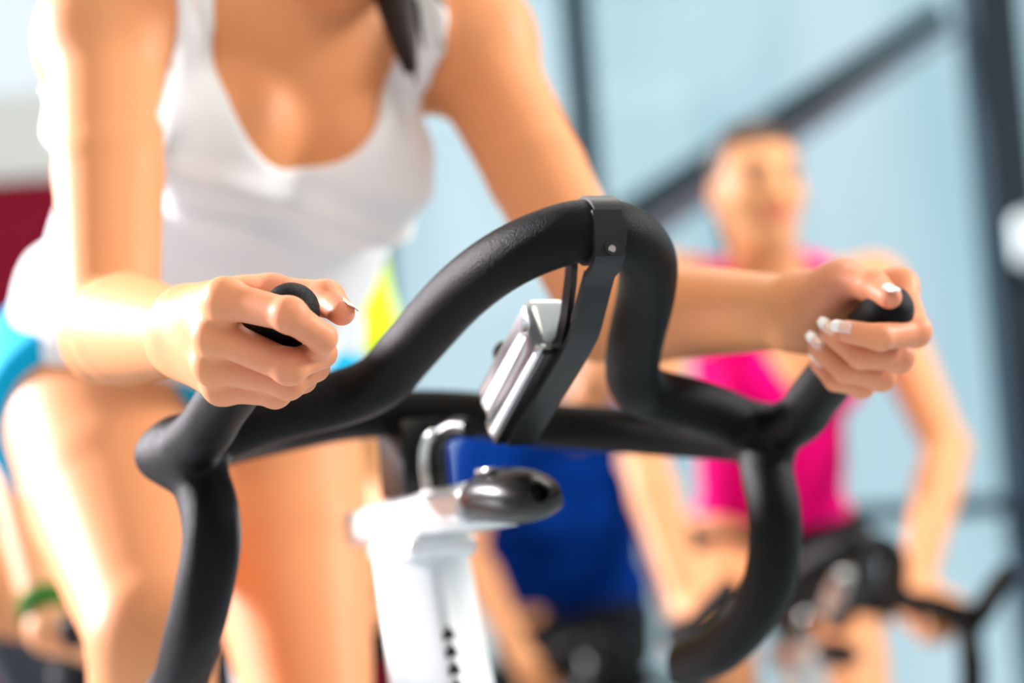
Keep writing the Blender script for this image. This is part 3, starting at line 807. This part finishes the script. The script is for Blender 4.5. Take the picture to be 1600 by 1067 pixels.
def nail(tip, prev, out, r, ln=.011, parent=main):
    """nail on the back of a fingertip; out = direction the nail faces"""
    d = nrm(tip - prev); o = nrm(out - d * (out @ d)); s = np.cross(d, o)
    for nm, a0, a1, mt in (('fingernail', -.55, .62, 'nail'), ('fingernail_tip', .5, 1.2, 'nailtip')):
        v, f = [], []; nu, nv = 6, 7
        for lay in (0, 1):
            for i in range(nu):
                t = a0 + (a1 - a0) * i / (nu - 1); wd = .56 * (1 - 1.3 * max(0, t - .75) ** 1.3 - .25 * max(0, -t - .2))
                for j in range(nv):
                    a = (j / (nv - 1) - .5) * 2.1 * wd
                    rr = r * (1.05 - .06 * t * t * .5) - lay * .0008
                    v.append(tip + d * (t * ln * .8) + o * rr * math.cos(a) + s * rr * math.sin(a))
        n1 = nu * nv
        for i in range(nu - 1):
            for j in range(nv - 1):
                q = [i * nv + j, i * nv + j + 1, (i + 1) * nv + j + 1, (i + 1) * nv + j]; f.append(q); f.append([n1 + k for k in q[::-1]])
        rim = [j for j in range(nv)] + [i * nv + nv - 1 for i in range(1, nu)] + [(nu - 1) * nv + j for j in range(nv - 2, -1, -1)] + [i * nv for i in range(nu - 2, 0, -1)]
        for i in range(len(rim)): a, b = rim[i], rim[(i + 1) % len(rim)]; f.append([a, b, n1 + b, n1 + a][::-1])
        mesh_obj(nm, v, f, M[mt], parent)
toCam = -V
nail(WR['thumb'][3], WR['thumb'][2], CU * .8 + CR * .6, RADS['thumb'][3])
nail(WL['thumb'][3], WL['thumb'][2], toCam * .7 + CU * .6 + CR * .1, RADS['thumb'][3])
for n in ('index', 'middle', 'ring', 'pinky'):
    nail(WL[n][3], WL[n][2], toCam + CU * .35, RADS[n][3])

# --------------------------------------------------- riders behind
def rider(bar_mid, heading, bike_label, label, px, cloth, saddle, face_yaw, hair='hair2', bands=None, hand_on=None, hvox=.005):
    root, cf_ = make_bike(bar_mid, heading, bike_label, *saddle, 'spinning bikes', False)
    l = np.array([math.cos(heading), math.sin(heading), 0]); f = np.array([math.sin(heading), -math.cos(heading), 0])
    Jr = {k: (P(*v) if isinstance(v, tuple) else v) for k, v in px.items()}
    pe = Jr['pelvis']
    Jr.setdefault('hipL', pe + l * .088 - Zv * .035); Jr.setdefault('hipR', pe - l * .088 - Zv * .035)
    for k, s in (('R', -1), ('L', 1)):
        Jr.setdefault('knee' + k, bike_pt(root, s * .11, cf_ + (.16 if k == 'R' else .06), .70 if k == 'R' else .52))
        Jr['ank' + k] = bike_pt(root, s * .12, cf_ + (.08 if k == 'R' else -.06), .36 if k == 'R' else .20)
        Jr['toe' + k] = Jr['ank' + k] + f * .14 - Zv * .06
    hn_ = nrm(np.array([math.sin(face_yaw), -math.cos(face_yaw), -.08])); hs_ = nrm(np.cross(Zv, hn_)) ; hs_ = hs_ if hs_ @ l > 0 else -hs_
    ht_ = np.cross(hn_, hs_); ht_ = ht_ if ht_[2] > 0 else -ht_
    Jr['headframe'] = (hs_, ht_, hn_)
    hands = {}
    for k in 'RL':
        bd, ac, ou = hand_on[k]; fdir = nrm(Jr['el' + k] - Jr['wr' + k])
        hf = fist(Jr['wr' + k], bd, ac, ou); fo = cone(Jr['wr' + k], Jr['wr' + k] + fdir * .05, .0265, .029)
        hands[k] = union([(hf, .01), (fo, .015)])
    r, b = person(Jr, label, cloth, .010, hands, hvox, True, 'skin2', hair)
    add_flush(b, [np.zeros(3)], ([.1], [0]))
    for k in (bands or ''):
        fd = nrm(Jr['el' + k] - Jr['wr' + k]); a = Jr['wr' + k] + fd * .015
        mesh_obj('wristband', *sweep([a, a + fd * .003, a + fd * .032, a + fd * .035], [.028, .034, .035, .030], 20), M['green'], r)
    return r, Jr

# rider in magenta
hp = math.radians(8)
rider(P(1283, 975, 3.42), hp, 'spinning bike under the rider in magenta, out of focus', 'blurred rider in magenta tank top sitting upright, hair pulled back',
      dict(pelvis=P(1205, 850, 3.95), chest=P(1205, 575, 3.80), neck=P(1195, 420, 3.76), head=P(1183, 290, 3.66),
           shR=P(1050, 450, 3.72), elR=P(1005, 715, 3.62), wrR=P(1078, 955, 3.42), shL=P(1365, 452, 3.86), elL=P(1478, 700, 3.72), wrL=P(1432, 915, 3.52),
           kneeR=P(1125, 985, 3.55)),
      lambda g: [tank('pink', g, -.02, .065, .118, hem=-.06, off=.007, vox=.009, name='tank_top'), shorts('black_cloth', g, .16, .008, .011, .06)],
      (-.56, .86), .25, 'hair2', None, dict(R=(Lv, Fv, Zv), L=(-Lv, Fv - Zv * .4, Zv)))
# rider in blue
rider(P(915, 1085, 4.60), math.radians(3), 'dark spinning bike under the rider in royal blue', 'blurred rider in royal blue top behind the handlebar',
      dict(pelvis=P(895, 955, 5.17), chest=P(862, 765, 5.00), neck=P(905, 632, 4.87), head=P(955, 515, 4.77),
           shR=P(752, 712, 4.85), elR=P(728, 860, 4.73), wrR=P(815, 1030, 4.53), shL=P(985, 690, 5.01), elL=P(1030, 830, 4.88), wrL=P(1065, 985, 4.70),
           kneeL=P(965, 1045, 4.78)),
      lambda g: [tank('blue', g, .16, .06, .125, hem=-.07, off=.016, vox=.010, name='sports_top', sleeves=.42, loose=.03), shorts('black_cloth', g, 5., .01, .012, .06, name='leggings')],
      (-.60, .71), .35, 'hair', None, dict(R=(Lv, Fv - Zv * .3, Zv), L=(-Lv, Fv - Zv * .3, Zv)))
# rider in lime, mostly hidden behind the woman in white
hy = math.radians(8)
rider(P(398, 1039, 2.82), hy, 'spinning bike behind the woman in white, under the lime rider', 'rider in lime top and green wristbands behind the woman in white',
      dict(pelvis=P(300, 900, 3.35), chest=P(350, 600, 3.15), neck=P(365, 440, 3.10), head=P(360, 300, 3.05),
           shR=P(165, 480, 2.98), elR=P(5, 640, 2.80), wrR=P(80, 985, 2.57), shL=P(520, 415, 3.18), elL=P(612, 690, 2.98), wrL=P(612, 935, 2.72),
           kneeR=P(0, 900, 2.95)),
      lambda g: [tank('lime', g, .05, .07, .150, hem=-.03, off=.010, vox=.010, name='sports_top', loose=.02, sleeves=.5), shorts('grey_cloth', g, 5., .008, .012, .05, name='leggings')],
      (-.56, .84), .3, 'hair2', 'RL', dict(R=(Zv * .6 + Fv, Lv * .8 - Zv * .5, -Lv), L=(Zv * .6 + Fv, -Lv * .8 - Zv * .5, Lv)))

# pedals and cranks of the front bike, placed under the feet
for k, s in (('R', -1), ('L', 1)):
    q = J['toe' + k] * .6 + J['ank' + k] * .4 - Zv * .06
    bm_ = box_bm(tuple(q - np.array([.045, .04, .012])), tuple(q + np.array([.045, .04, .012])), .005)
    pd = bm_obj('pedal', bm_, M['plastic'], bike, True, 40)
    ax_ = bike_pt(bike, s * .09, cf, .34)
    mesh_obj('crank', *sweep([ax_, q], [.014, .012], 10), M['alu'], bike)
